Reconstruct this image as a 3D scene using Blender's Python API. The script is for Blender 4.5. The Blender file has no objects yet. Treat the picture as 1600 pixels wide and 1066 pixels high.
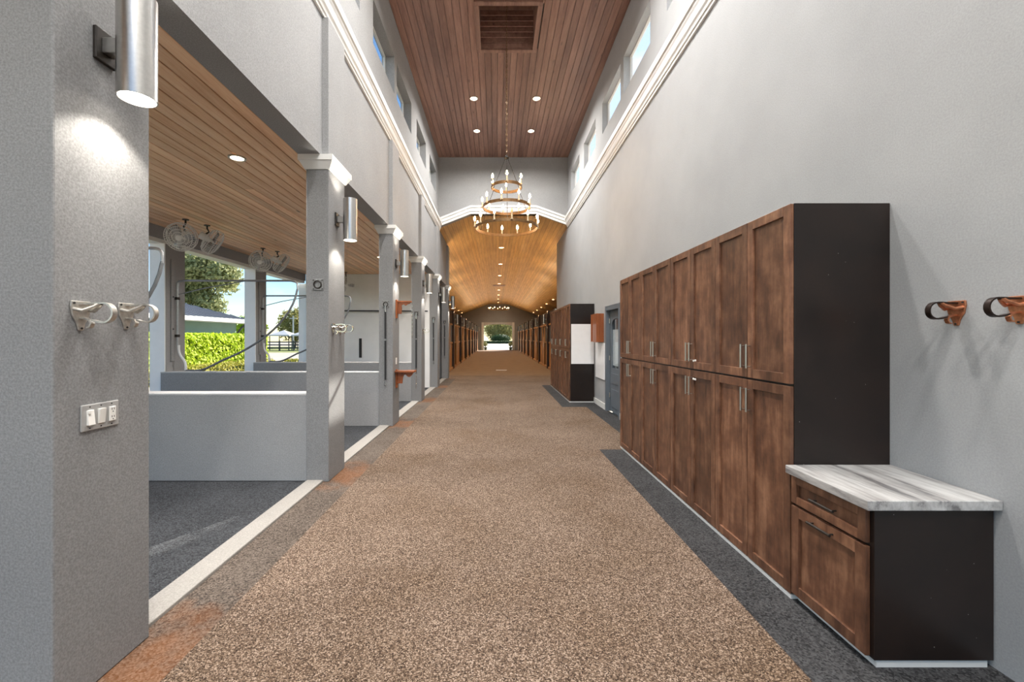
import bpy, bmesh, math, random
from mathutils import Vector, Matrix
R = math.radians
scene = bpy.context.scene
COL = scene.collection
random.seed(7)

# ------------------------------------------------------------------ camera
HC = 1.6; FPX = 670.0; VPX, VPY = 775.0, 527.0
cam_d = bpy.data.cameras.new('camera'); cam = bpy.data.objects.new('camera', cam_d); COL.objects.link(cam)
cam.location = (0, 0, HC); cam.rotation_euler = (R(90), 0, 0)
cam_d.sensor_width = 36; cam_d.lens = FPX / 1600 * 36
cam_d.shift_x = (800 - VPX) / 1600; cam_d.shift_y = (VPY - 533) / 1600
cam_d.clip_start = 0.05; cam_d.clip_end = 500
scene.camera = cam

# ------------------------------------------------------------------ world, sun, exposure
SUN_EL, SUN_DIR = 31.6, Vector((-0.472, -0.882))      # the sun stands ahead and to the right; it reaches in through the right clerestory
w = bpy.data.worlds.new('sky'); scene.world = w; w.use_nodes = True
nt = w.node_tree; nt.nodes.clear()
out = nt.nodes.new('ShaderNodeOutputWorld'); bg = nt.nodes.new('ShaderNodeBackground')
sky = nt.nodes.new('ShaderNodeTexSky'); sky.sky_type = 'NISHITA'; sky.sun_disc = False
sky.sun_elevation = R(SUN_EL); sky.sun_rotation = math.atan2(-SUN_DIR.x, -SUN_DIR.y)
sky.air_density = 1.0; sky.dust_density = 0.0; sky.ozone_density = 3.0
tc = nt.nodes.new('ShaderNodeTexCoord'); mp = nt.nodes.new('ShaderNodeMapping'); mp.inputs['Scale'].default_value = (1.0, 1.0, 2.6)
nz = nt.nodes.new('ShaderNodeTexNoise'); nz.inputs['Scale'].default_value = 3.2; nz.inputs['Detail'].default_value = 7; nz.inputs['Roughness'].default_value = 0.58
rp = nt.nodes.new('ShaderNodeValToRGB'); rp.color_ramp.elements[0].position = 0.54; rp.color_ramp.elements[1].position = 0.76
rp.color_ramp.elements[1].color = (0.8, 0.8, 0.8, 1)
mx = nt.nodes.new('ShaderNodeMixRGB'); mx.inputs['Color2'].default_value = (7.5, 7.8, 8.2, 1)
L = nt.links.new
L(tc.outputs['Generated'], mp.inputs['Vector']); L(mp.outputs[0], nz.inputs['Vector']); L(nz.outputs['Fac'], rp.inputs['Fac'])
hs = nt.nodes.new('ShaderNodeHueSaturation'); hs.inputs['Saturation'].default_value = 1.2; L(sky.outputs[0], hs.inputs['Color'])
L(rp.outputs['Color'], mx.inputs['Fac']); L(hs.outputs[0], mx.inputs['Color1']); L(mx.outputs[0], bg.inputs['Color']); L(bg.outputs[0], out.inputs['Surface'])
bg.inputs['Strength'].default_value = 0.15

sd = bpy.data.lights.new('sun', 'SUN'); sun = bpy.data.objects.new('sun', sd); COL.objects.link(sun)
sd.energy = 12; sd.angle = R(0.6); sd.color = (1, 0.95, 0.86)
dirv = Vector((SUN_DIR.x * math.cos(R(SUN_EL)), SUN_DIR.y * math.cos(R(SUN_EL)), -math.sin(R(SUN_EL))))
sun.rotation_euler = dirv.to_track_quat('-Z', 'Y').to_euler(); sun.location = (20, 40, 30)

vs = scene.view_settings
vs.view_transform = 'Standard'; vs.look = 'None'; vs.gamma = 1; vs.use_curve_mapping = False
vs.exposure = 0.4
NAVE_W = 78.0      # watts of one ceiling can light in the tall aisle
HALL_W = 60.0
SCONCE_W = 30.0

# ------------------------------------------------------------------ materials
def lin(c):
    f = lambda v: v / 12.92 if v <= 0.04045 else ((v + 0.055) / 1.055) ** 2.4
    return tuple(f(v / 255) for v in c) + (1,)
MATS = {}
class NT:
    def __init__(s, name):
        s.m = bpy.data.materials.new(name); s.m.use_nodes = True
        s.t = s.m.node_tree; s.b = s.t.nodes['Principled BSDF']; MATS[name] = s.m
    def n(s, t, **kw):
        x = s.t.nodes.new(t)
        for k, v in kw.items():
            if k in x.inputs: x.inputs[k].default_value = v
            else: setattr(x, k, v)
        return x
    def l(s, a, b): s.t.links.new(a, b)
    def pos(s, scale=(1, 1, 1)):
        g = s.n('ShaderNodeNewGeometry'); m = s.n('ShaderNodeMapping'); m.inputs['Scale'].default_value = scale
        s.l(g.outputs['Position'], m.inputs['Vector']); return m.outputs[0]
    def noise(s, vec, scale, detail=4, rough=0.55):
        x = s.n('ShaderNodeTexNoise'); x.inputs['Scale'].default_value = scale; x.inputs['Detail'].default_value = detail
        x.inputs['Roughness'].default_value = rough; s.l(vec, x.inputs['Vector']); return x.outputs['Fac']
    def ramp(s, fac, stops):
        x = s.n('ShaderNodeValToRGB'); e = x.color_ramp.elements
        while len(e) < len(stops): e.new(0.5)
        for i, (p, c) in enumerate(stops): e[i].position = p; e[i].color = c
        s.l(fac, x.inputs['Fac']); return x.outputs['Color']
    def mix(s, fac, a, b, mode='MIX'):
        x = s.n('ShaderNodeMixRGB'); x.blend_type = mode
        for k, v in (('Fac', fac), ('Color1', a), ('Color2', b)):
            if hasattr(v, 'is_output'): s.l(v, x.inputs[k])
            else: x.inputs[k].default_value = v
        return x.outputs['Color']
    def bump(s, h, strength, dist=0.01):
        x = s.n('ShaderNodeBump'); x.inputs['Strength'].default_value = strength; x.inputs['Distance'].default_value = dist
        s.l(h, x.inputs['Height']); s.l(x.outputs[0], s.b.inputs['Normal'])
    def fin(s, col=None, rough=0.5, metal=0.0, spec=None):
        if col is not None:
            if hasattr(col, 'is_output'): s.l(col, s.b.inputs['Base Color'])
            else: s.b.inputs['Base Color'].default_value = col
        s.b.inputs['Roughness'].default_value = rough; s.b.inputs['Metallic'].default_value = metal
        if spec is not None: s.b.inputs['Specular IOR Level'].default_value = spec
        return s.m
def g(v): return (v, v, v, 1)

def plain(name, c, rough=0.5, metal=0.0, var=0.12, scale=8, spec=None, bump=0.0):
    x = NT(name); p = x.pos(); f = x.noise(p, scale)
    c = lin(c); lo = tuple(v * (1 - var) for v in c[:3]) + (1,); hi = tuple(min(1, v * (1 + var)) for v in c[:3]) + (1,)
    if bump: x.bump(f, bump)
    return x.fin(x.ramp(f, [(0.3, lo), (0.7, hi)]), rough, metal, spec)

def stucco(name, c, bump=0.35, grain=0.1):
    x = NT(name); p = x.pos(); c = lin(c)
    big = x.noise(p, 1.1, 5, 0.6); fine = x.noise(p, 105, 3, 0.7); mid = x.noise(p, 28, 4, 0.6)
    a = x.ramp(big, [(0.3, tuple(v * 0.93 for v in c[:3]) + (1,)), (0.7, tuple(v * 1.06 for v in c[:3]) + (1,))])
    b = x.mix(grain * 2.5, a, x.ramp(fine, [(0.36, g(0.25)), (0.64, g(0.75))]), 'OVERLAY')
    x.bump(x.mix(0.5, fine, mid), bump, 0.004)
    return x.fin(b, 0.85, 0, 0.25)
stucco('stucco', (149, 149, 149), 0.45, 0.12); stucco('stucco_pillar', (130, 130, 130), 0.5, 0.14); stucco('plaster', (164, 165, 166), 0.2, 0.06)
stucco('stucco_pale', (190, 189, 187), .3, .08); stucco('plaster_white', (228, 227, 225), 0.2, 0.05); stucco('green_stucco', (140, 165, 152), 0.2, 0.05)
stucco('concrete', (150, 146, 140), 0.4, 0.12)
plain('white_trim', (222, 221, 217), 0.45, var=0.03, scale=3)
plain('white_board', (240, 240, 241), 0.35, var=0.02)

def wood(name, cols, grain_axis, rough=0.45, knots=True, plankvar=0.22, freq=9, seam=None, spec=0.4):
    """stained timber; grain runs along grain_axis; seam=(axis,width) draws tongue-and-groove lines where boards are too far to model"""
    x = NT(name); sc = [1, 1, 1]; sc[grain_axis] = 0.07
    oi = x.n('ShaderNodeObjectInfo'); gm = x.n('ShaderNodeNewGeometry')
    mul = x.n('ShaderNodeVectorMath', operation='SCALE'); mul.inputs[0].default_value = (37, 53, 91); x.l(oi.outputs['Random'], mul.inputs['Scale'])
    add = x.n('ShaderNodeVectorMath', operation='ADD'); x.l(gm.outputs['Position'], add.inputs[0]); x.l(mul.outputs[0], add.inputs[1])
    m = x.n('ShaderNodeMapping'); m.inputs['Scale'].default_value = sc; x.l(add.outputs[0], m.inputs['Vector'])
    f = x.noise(m.outputs[0], freq, 6, 0.62); f2 = x.noise(m.outputs[0], freq * 9, 3, 0.6)
    base = x.ramp(x.mix(0.3, f, f2), [(0.3, lin(cols[0])), (0.5, lin(cols[1])), (0.72, lin(cols[2]))])
    if knots:
        m2 = x.n('ShaderNodeMapping'); s2 = [5, 5, 5]; s2[grain_axis] = 1.6; m2.inputs['Scale'].default_value = s2; x.l(add.outputs[0], m2.inputs['Vector'])
        v = x.n('ShaderNodeTexVoronoi'); v.inputs['Scale'].default_value = 0.8; x.l(m2.outputs[0], v.inputs['Vector'])
        k = x.ramp(v.outputs['Distance'], [(0.03, g(0.3)), (0.11, g(1))])
        base = x.mix(0.75, base, k, 'MULTIPLY')
    r = x.n('ShaderNodeMapRange'); x.l(oi.outputs['Random'], r.inputs['Value']); r.inputs['To Min'].default_value = 1 - plankvar; r.inputs['To Max'].default_value = 1 + plankvar
    cc = x.n('ShaderNodeVectorMath', operation='SCALE'); x.l(base, cc.inputs[0]); x.l(r.outputs[0], cc.inputs['Scale']); base = cc.outputs[0]
    if seam:
        sp = x.n('ShaderNodeSeparateXYZ'); x.l(gm.outputs['Position'], sp.inputs[0])
        d = x.n('ShaderNodeMath', operation='MULTIPLY'); x.l(sp.outputs[seam[0]], d.inputs[0]); d.inputs[1].default_value = 1 / seam[1]
        fr = x.n('ShaderNodeMath', operation='FRACT'); x.l(d.outputs[0], fr.inputs[0])
        fl = x.n('ShaderNodeMath', operation='FLOOR'); x.l(d.outputs[0], fl.inputs[0])
        wn = x.n('ShaderNodeTexWhiteNoise', noise_dimensions='1D'); x.l(fl.outputs[0], wn.inputs['W'])
        base = x.mix(0.6, base, x.ramp(wn.outputs['Value'], [(0, g(0.65)), (1, g(1.0))]), 'MULTIPLY')
        base = x.mix(1.0, base, x.ramp(fr.outputs[0], [(0.04, g(0.35)), (0.1, g(1))]), 'MULTIPLY')
    x.bump(f2, 0.12, 0.003)
    return x.fin(base, rough, 0, spec)
wood('ceiling_wood', [(104, 72, 61), (138, 104, 90), (166, 130, 114)], 1, 0.45, True, 0.18)
wood('porch_wood', [(214, 158, 116), (238, 194, 154), (250, 218, 184)], 1, 0.5, True, 0.14)
wood('hall_wood', [(168, 122, 64), (202, 154, 88), (224, 180, 112)], 1, 0.42, False, 0.0, seam=(0, 0.14))
wood('stall_wood', [(134, 92, 54), (172, 126, 82), (206, 164, 116)], 2, 0.45, False, 0.15)
wood('orange_wood', [(112, 60, 34), (146, 84, 50), (172, 106, 68)], 2, 0.35, False, 0.1)
wood('dark_wood', [(34, 24, 20), (46, 33, 27), (58, 43, 35)], 2, 0.5, False, 0.1)

def cabinet_mat():
    x = NT('cabinet_wood'); gm = x.n('ShaderNodeNewGeometry'); oi = x.n('ShaderNodeObjectInfo')
    mul = x.n('ShaderNodeVectorMath', operation='SCALE'); mul.inputs[0].default_value = (31, 47, 83); x.l(oi.outputs['Random'], mul.inputs['Scale'])
    add = x.n('ShaderNodeVectorMath', operation='ADD'); x.l(gm.outputs['Position'], add.inputs[0]); x.l(mul.outputs[0], add.inputs[1])
    m = x.n('ShaderNodeMapping'); m.inputs['Scale'].default_value = (1, 1, 0.14); x.l(add.outputs[0], m.inputs['Vector'])
    f = x.noise(m.outputs[0], 22, 6, 0.65); blot = x.noise(add.outputs[0], 5.5, 6, 0.62)
    c = x.ramp(x.mix(0.55, f, blot), [(0.33, lin((60, 38, 28))), (0.5, lin((104, 70, 51))), (0.68, lin((148, 108, 82)))])
    r = x.n('ShaderNodeMapRange'); x.l(oi.outputs['Random'], r.inputs['Value']); r.inputs['To Min'].default_value = 0.78; r.inputs['To Max'].default_value = 1.28
    cc = x.n('ShaderNodeVectorMath', operation='SCALE'); x.l(c, cc.inputs[0]); x.l(r.outputs[0], cc.inputs['Scale'])
    x.bump(f, 0.08, 0.002)
    return x.fin(cc.outputs[0], 0.36, 0, 0.45)
cabinet_mat()
def black_panel():
    x = NT('espresso'); p = x.pos(); f = x.noise(p, 3, 5); v = x.n('ShaderNodeTexVoronoi'); v.inputs['Scale'].default_value = 13; x.l(p, v.inputs['Vector'])
    c = x.ramp(f, [(0.3, lin((24, 18, 16))), (0.7, lin((38, 28, 24)))])
    c = x.mix(x.ramp(v.outputs['Distance'], [(0.02, g(0.8)), (0.035, g(0))]), c, lin((190, 185, 180)))
    return x.fin(c, 0.32, 0, 0.45)
black_panel()

def rubber():
    x = NT('rubber_paving'); p = x.pos()
    v = x.n('ShaderNodeTexVoronoi'); v.inputs['Scale'].default_value = 170; x.l(p, v.inputs['Vector'])
    sp = x.n('ShaderNodeSeparateXYZ'); x.l(v.outputs['Color'], sp.inputs[0])
    c = x.ramp(sp.outputs[0], [(0.05, lin((56, 45, 37))), (0.4, lin((102, 86, 73))), (0.72, lin((130, 113, 98))), (0.95, lin((176, 160, 146)))])
    n = x.noise(p, 0.8, 5, 0.6)
    c = x.mix(0.7, c, x.ramp(n, [(0.32, lin((196, 180, 158))), (0.5, lin((224, 216, 208))), (0.7, lin((246, 240, 236)))]), 'MULTIPLY')
    x.bump(v.outputs['Distance'], 0.5, 0.006)
    return x.fin(c, 0.9, 0, 0.15)
rubber()
def border(name, c0, c1, sconce_glow=0.0):
    x = NT(name); p = x.pos()
    v = x.n('ShaderNodeTexVoronoi'); v.inputs['Scale'].default_value = 110; x.l(p, v.inputs['Vector'])
    sp = x.n('ShaderNodeSeparateXYZ'); x.l(v.outputs['Color'], sp.inputs[0])
    n = x.noise(p, 2.2, 6, 0.65)
    c = x.ramp(x.mix(0.45, sp.outputs[0], n), [(0.25, lin(c0)), (0.75, lin(c1))])
    if sconce_glow:   # warm sconce light painted into the colour at the foot of each pillar
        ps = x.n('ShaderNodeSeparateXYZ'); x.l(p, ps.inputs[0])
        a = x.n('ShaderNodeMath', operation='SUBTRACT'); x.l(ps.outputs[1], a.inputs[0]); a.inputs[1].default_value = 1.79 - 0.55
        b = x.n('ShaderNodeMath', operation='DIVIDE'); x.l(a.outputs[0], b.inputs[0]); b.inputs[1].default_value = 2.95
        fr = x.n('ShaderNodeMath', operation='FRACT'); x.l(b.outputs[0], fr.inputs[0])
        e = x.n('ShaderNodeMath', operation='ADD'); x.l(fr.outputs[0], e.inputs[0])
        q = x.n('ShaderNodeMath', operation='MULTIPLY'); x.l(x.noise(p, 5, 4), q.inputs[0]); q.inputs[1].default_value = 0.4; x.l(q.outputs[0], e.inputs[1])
        s = x.ramp(e.outputs[0], [(0.30, g(0)), (0.45, g(sconce_glow)), (0.50, g(sconce_glow)), (0.66, g(0))])
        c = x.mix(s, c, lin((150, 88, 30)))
    x.bump(v.outputs['Distance'], 0.4, 0.005)
    return x.fin(c, 0.85, 0, 0.2)
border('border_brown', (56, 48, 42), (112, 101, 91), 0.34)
border('border_black', (28, 28, 29), (72, 72, 73))
border('wash_floor', (38, 39, 41), (74, 76, 79))
border('hall_floor', (84, 68, 52), (140, 116, 92))

def marble():
    x = NT('marble'); p = x.pos((9.0, 1.0, 6.0)); q = x.pos((9.0, 1.0, 9.0))
    n = x.noise(p, 1.6, 8, 0.62); n2 = x.noise(p, 4.5, 6, 0.7)
    c = x.ramp(n, [(0.36, lin((122, 120, 120))), (0.44, lin((172, 170, 168))), (0.56, lin((196, 195, 193))), (0.8, lin((216, 215, 213)))])
    c = x.mix(0.3, c, x.ramp(n2, [(0.38, lin((140, 138, 138))), (0.55, lin((240, 239, 237)))]), 'MULTIPLY')
    return x.fin(c, 0.3, 0, 0.45)
marble()
plain('steel', (196, 194, 190), 0.28, 1.0, 0.06, 60); plain('chrome', (215, 213, 208), 0.16, 1.0, 0.05, 20)
plain('nickel', (190, 184, 176), 0.3, 1.0, 0.05, 30); plain('copper', (196, 132, 98), 0.38, 0.85, 0.25, 40)
plain('worn_silver', (190, 186, 178), 0.4, 0.75, 0.2, 50)
plain('iron', (58, 54, 50), 0.45, 0.7, 0.2, 25); plain('ring_iron', (120, 92, 62), 0.42, 0.75, 0.25, 20)
plain('galvanised', (168, 170, 172), 0.35, 0.85, 0.1, 20); plain('black_rubber', (30, 30, 31), 0.7, 0, 0.2, 20)
plain('hose_grey', (104, 106, 108), 0.5, 0, 0.1, 20); plain('dark_grey', (66, 67, 70), 0.6, 0, 0.12, 8)
plain('hook_dark', (44, 32, 27), 0.4, 0.5, 0.2, 30)
plain('fan_white', (226, 226, 224), 0.4, 0, 0.04, 10); plain('door_grey', (98, 106, 114), 0.42, 0, 0.06, 3)
plain('switch_white', (228, 226, 220), 0.35, 0, 0.04, 10); plain('switch_plate_grey', (176, 176, 174), 0.35, 0.3, 0.05, 30)
plain('slot_dark', (40, 38, 37), 0.7, 0, 0.1, 20); plain('candle_sleeve', (206, 190, 160), 0.5, 0, 0.1, 30)
plain('metal_roof', (138, 141, 144), 0.4, 0.4, 0.06, 2); plain('drive', (158, 151, 138), 0.9, 0, 0.14, 0.6)
plain('grass', (116, 122, 62), 0.9, 0, 0.3, 1.5); plain('bark', (92, 74, 58), 0.9, 0, 0.3, 12, bump=0.5)
plain('ceramic_green', (96, 120, 112), 0.4, 0, 0.2, 8); plain('mulch', (96, 74, 54), 0.9, 0, 0.3, 20)
def leaf(name, c0, c1, trans=0.35):
    x = NT(name); oi = x.pos(); f = x.noise(oi, 7, 3); c = x.ramp(f, [(0.3, lin(c0)), (0.7, lin(c1))])
    x.fin(c, 0.6, 0, 0.2); tr = x.n('ShaderNodeBsdfTranslucent'); x.l(c, tr.inputs['Color'])
    mxs = x.n('ShaderNodeMixShader'); mxs.inputs[0].default_value = trans
    x.l(x.b.outputs[0], mxs.inputs[1]); x.l(tr.outputs[0], mxs.inputs[2]); x.l(mxs.outputs[0], x.t.nodes['Material Output'].inputs['Surface'])
leaf('hedge_leaf', (150, 178, 26), (222, 236, 78)); leaf('low_leaf', (128, 132, 40), (196, 186, 84))
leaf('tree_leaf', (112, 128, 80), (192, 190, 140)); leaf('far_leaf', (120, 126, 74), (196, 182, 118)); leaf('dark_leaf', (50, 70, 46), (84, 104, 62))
def emit(name, c, s):
    x = NT(name); x.b.inputs['Base Color'].default_value = (0.02, 0.02, 0.02, 1)
    x.b.inputs['Emission Color'].default_value = lin(c); x.b.inputs['Emission Strength'].default_value = s
emit('bulb_lit', (255, 208, 152), 70); emit('bulb_far', (255, 205, 140), 30); emit('lens_lit', (255, 226, 190), 14); emit('lens_warm', (255, 206, 150), 12)
emit('sconce_lit', (255, 244, 226), 9)
plain('bulb_dead', (226, 190, 130), 0.2, 0, 0.05)
def glass():
    x = NT('glass'); t = x.n('ShaderNodeBsdfTransparent'); t.inputs[0].default_value = (0.9, 0.93, 0.94, 1); gl = x.n('ShaderNodeBsdfGlossy'); gl.inputs['Roughness'].default_value = 0.03
    m = x.n('ShaderNodeMixShader'); m.inputs[0].default_value = 0.14; x.l(t.outputs[0], m.inputs[1]); x.l(gl.outputs[0], m.inputs[2]); x.l(m.outputs[0], x.t.nodes['Material Output'].inputs['Surface'])
    x = NT('glare_glass'); t = x.n('ShaderNodeBsdfTranslucent'); t.inputs[0].default_value = (0.95, 0.95, 0.95, 1); gl = x.n('ShaderNodeBsdfGlossy'); gl.inputs['Roughness'].default_value = 0.3
    cl = x.n('ShaderNodeBsdfTransparent'); gl = cl; m = x.n('ShaderNodeMixShader'); m.inputs[0].default_value = 0.87; x.l(t.outputs[0], m.inputs[1]); x.l(cl.outputs[0], m.inputs[2]); x.l(m.outputs[0], x.t.nodes['Material Output'].inputs['Surface'])
glass()

# ------------------------------------------------------------------ mesh builder
class MB:
    def __init__(s): s.v = []; s.f = []
    def add(s, vs, fs):
        o = len(s.v); s.v += [tuple(p) for p in vs]; s.f += [tuple(i + o for i in f) for f in fs]; return s
    def box(s, x0, x1, y0, y1, z0, z1):
        x0, x1 = min(x0, x1), max(x0, x1); y0, y1 = min(y0, y1), max(y0, y1); z0, z1 = min(z0, z1), max(z0, z1)
        return s.add([(x0, y0, z0), (x1, y0, z0), (x1, y1, z0), (x0, y1, z0), (x0, y0, z1), (x1, y0, z1), (x1, y1, z1), (x0, y1, z1)],
                     [(0, 3, 2, 1), (4, 5, 6, 7), (0, 1, 5, 4), (1, 2, 6, 5), (2, 3, 7, 6), (3, 0, 4, 7)])
    def prism(s, poly, a, b, axis=1):
        """poly: 2D outline in the two other axes (in x,y,z order), swept from a to b along axis"""
        def P(p, t):
            q = list(p); q.insert(axis, t); return q
        n = len(poly); vs = [P(p, a) for p in poly] + [P(p, b) for p in poly]
        ar = sum(poly[i][0] * poly[(i + 1) % n][1] - poly[(i + 1) % n][0] * poly[i][1] for i in range(n))
        fl = (ar > 0) ^ (axis == 1) ^ (b < a)
        fs = [tuple(range(n))[::-1], tuple(range(n, 2 * n))] + [(i, (i + 1) % n, n + (i + 1) % n, n + i) for i in range(n)]
        if not fl: fs = [f[::-1] for f in fs]
        return s.add(vs, fs)
    def tube(s, pts, r, seg=8, closed=False, caps=True):
        pts = [Vector(p) for p in pts]; n = len(pts); rs = r if isinstance(r, (list, tuple)) else [r] * n
        o = len(s.v); up = None
        for i, p in enumerate(pts):
            if closed: t = (pts[(i + 1) % n] - pts[i - 1])
            else: t = pts[min(i + 1, n - 1)] - pts[max(i - 1, 0)]
            t.normalize()
            if up is None:
                up = Vector((0, 0, 1)) if abs(t.z) < 0.9 else Vector((1, 0, 0))
            a = t.cross(up).normalized(); b = a.cross(t).normalized(); up = b
            for k in range(seg):
                an = 2 * math.pi * k / seg; s.v.append(tuple(p + (a * math.cos(an) + b * math.sin(an)) * rs[i]))
        m = n if closed else n - 1
        for i in range(m):
            j = (i + 1) % n
            for k in range(seg):
                k2 = (k + 1) % seg; s.f.append((o + i * seg + k, o + i * seg + k2, o + j * seg + k2, o + j * seg + k))
        if caps and not closed:
            s.f.append(tuple(o + k for k in range(seg))[::-1]); s.f.append(tuple(o + (n - 1) * seg + k for k in range(seg)))
        return s
    def cyl(s, p0, p1, r, seg=16, r1=None): return s.tube([p0, p1], [r, r if r1 is None else r1], seg)
    def lathe(s, prof, c=(0, 0, 0), seg=24):
        o = len(s.v); n = len(prof)
        for (r, z) in prof:
            for k in range(seg):
                a = 2 * math.pi * k / seg; s.v.append((c[0] + r * math.cos(a), c[1] + r * math.sin(a), c[2] + z))
        for i in range(n - 1):
            for k in range(seg):
                k2 = (k + 1) % seg; s.f.append((o + i * seg + k, o + i * seg + k2, o + (i + 1) * seg + k2, o + (i + 1) * seg + k))
        s.f.append(tuple(o + k for k in range(seg))[::-1]); s.f.append(tuple(o + (n - 1) * seg + k for k in range(seg)))
        return s
    def ringband(s, c, r, h, t, seg=48):
        o = len(s.v)
        for k in range(seg):
            a = 2 * math.pi * k / seg; ca, sa = math.cos(a), math.sin(a)
            for (rr, z) in ((r, 0), (r, h), (r - t, h), (r - t, 0)): s.v.append((c[0] + rr * ca, c[1] + rr * sa, c[2] + z))
        for k in range(seg):
            k2 = (k + 1) % seg
            for j in range(4):
                j2 = (j + 1) % 4; s.f.append((o + k * 4 + j, o + k2 * 4 + j, o + k2 * 4 + j2, o + k * 4 + j2))
        return s
    def xf(s, M): s.v = [tuple(M @ Vector(p)) for p in s.v]; return s
    def build(s, name, mat, parent=None, bevel=0, smooth=False, base=True, recalc=True):
        vs = s.v; loc = None
        if parent is None and base and vs:
            xs, ys, zs = zip(*vs); loc = ((min(xs) + max(xs)) / 2, (min(ys) + max(ys)) / 2, min(zs))
            vs = [(p[0] - loc[0], p[1] - loc[1], p[2] - loc[2]) for p in vs]
        me = bpy.data.meshes.new(name); me.from_pydata(vs, [], s.f); me.update()
        if recalc and len(s.f) < 3000:
            bm = bmesh.new(); bm.from_mesh(me); bmesh.ops.recalc_face_normals(bm, faces=bm.faces); bm.to_mesh(me); bm.free()
        me.materials.append(MATS[mat])
        o = bpy.data.objects.new(name, me); COL.objects.link(o)
        if loc: o.location = loc
        if parent: o.parent = parent
        if smooth:
            me.polygons.foreach_set('use_smooth', [True] * len(me.polygons))
            try: me.set_sharp_from_angle(angle=R(40))
            except Exception: pass
        if bevel:
            b = o.modifiers.new('bevel', 'BEVEL'); b.width = bevel; b.segments = 2; b.limit_method = 'ANGLE'; b.angle_limit = R(40)
        return o
def tag(o, label, cat, group=None):
    o['label'] = label; o['category'] = cat
    if group: o['group'] = group
    return o
def struct(o): o['kind'] = 'structure'; return o
def stuff(o): o['kind'] = 'stuff'; return o
def thing(name, label, cat, loc=(0, 0, 0), rz=0, group=None):
    o = bpy.data.objects.new(name, None); COL.objects.link(o); o.location = loc; o.rotation_euler = (0, 0, rz); o.empty_display_size = 0.1
    return tag(o, label, cat, group)
def share(src, name, parent, loc, rz=0):
    """another piece that shares the mesh of src"""
    o = bpy.data.objects.new(name, src.data); COL.objects.link(o); o.parent = parent; o.location = loc; o.rotation_euler = (0, 0, rz); return o
def lamp(kind, parent, loc, power, color=(1, 0.93, 0.82), size=0.1, rot=(0, 0, 0), spot=None, name='light_source'):
    d = bpy.data.lights.new(name, kind); d.energy = power; d.color = color
    if kind == 'AREA': d.shape = 'DISK'; d.size = size; d.spread = R(158)
    elif kind == 'SPOT': d.spot_size = R(spot); d.spot_blend = 0.35; d.shadow_soft_size = size
    else: d.shadow_soft_size = size
    o = bpy.data.objects.new(name, d); COL.objects.link(o); o.parent = parent; o.location = loc; o.rotation_euler = rot; return o
ORD = ['first', 'second', 'third', 'fourth', 'fifth', 'sixth', 'seventh', 'eighth', 'ninth', 'tenth']

# ------------------------------------------------------------------ sizes of the place (metres; x right, y down the aisle, z up)
XW_L, XW_R = -1.92, 2.41          # upper left wall face, right wall face
XP0, XP1 = -1.85, -2.10           # pillar faces (aisle side, bay side)
PZ = [1.79 + 2.95 * i for i in range(6)]; PW = 0.50
H_HEAD, H_CEIL = 3.60, 7.62
Y0, Y_GAB, Y_RW, Y_LW, Y_END = -4.0, 14.35, 17.0, PZ[5] + PW, 53.5
XO0, XO1 = -6.04, -6.29           # porch posts
W_Z0, W_Z1 = 6.20, 6.90           # clerestory windows
WINS = [(0.6, 2.0), (2.6, 4.0), (4.65, 6.05), (6.7, 8.1), (8.3, 9.72), (10.38, 11.75), (12.4, 13.75)]  # the nearest windows are out of view, added to let in light
HCX, HALF_FLAT, H_HALL, SLOPE = 0.25, 1.10, 5.72, 0.37

# ------------------------------------------------------------------ floors
m = MB()
carpet = [(-1.56, Y0), (1.47, Y0), (1.47, 6.11), (2.07, 6.11), (2.07, 9.82), (1.52, 9.82), (1.52, 14.3), (2.41, 14.3), (2.41, 17.9), (-2.1, 17.9), (-2.1, 16.6), (-1.56, 16.6)]
m.prism(carpet, -0.05, 0.0, axis=2); struct(m.build('floor', 'rubber_paving', base=False))
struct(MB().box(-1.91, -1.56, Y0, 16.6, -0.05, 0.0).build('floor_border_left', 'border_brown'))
m = MB().box(1.47, 1.86, Y0, 6.11, -0.05, 0.0).box(1.86, 2.41, Y0, 2.6, -0.05, 0.0).box(2.07, 2.41, 6.11, 9.82, -0.05, 0.0).box(1.52, 2.41, 9.82, 14.3, -0.05, 0.0).box(1.86, 2.41, 2.6, 6.11, -0.05, 0)
struct(m.build('floor_border_right', 'border_black'))
struct(MB().box(-6.4, -2.09, Y0, 13.62, -0.06, -0.005).build('floor_wash_bays', 'wash_floor'))
struct(MB().box(-5.6, 6.1, 17.9, Y_END, -0.05, 0.0).build('floor_hall', 'hall_floor'))
struct(MB().box(-2.09, -1.91, Y0, 16.6, -0.05, 0.022).build('trim_1', 'concrete', bevel=0.006))
tag(MB().box(0.0, 0.52, 20.6, 20.95, 0.0, 0.006).build('drain_cover', 'galvanised'), 'pale strip drain cover set in the brown hall floor', 'drain')

# ------------------------------------------------------------------ right wall
def wall_with_windows(x0, x1, y0, y1, z0, holes_door=None):
    m = MB()
    if holes_door:
        d0, d1, dh = holes_door
        m.box(x0, x1, y0, d0, z0, W_Z0).box(x0, x1, d1, y1, z0, W_Z0).box(x0, x1, d0, d1, dh, W_Z0)
    else: m.box(x0, x1, y0, y1, z0, W_Z0)
    m.box(x0, x1, y0, y1, W_Z1, H_CEIL + 0.3)
    ys = [y0] + [v for w_ in WINS for v in w_] + [y1]
    for i in range(0, len(ys), 2): m.box(x0, x1, ys[i], ys[i + 1], W_Z0, W_Z1)
    return m
D0, D1, DH = 8.36, 9.33, 2.2
mw = wall_with_windows(XW_R, XW_R + 0.18, Y0, Y_GAB, 0, (D0, D1, DH)).box(XW_R, XW_R + 0.25, Y_GAB, Y_RW, 0, 5.3)
struct(mw.build('wall_right', 'plaster', base=False))
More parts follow.
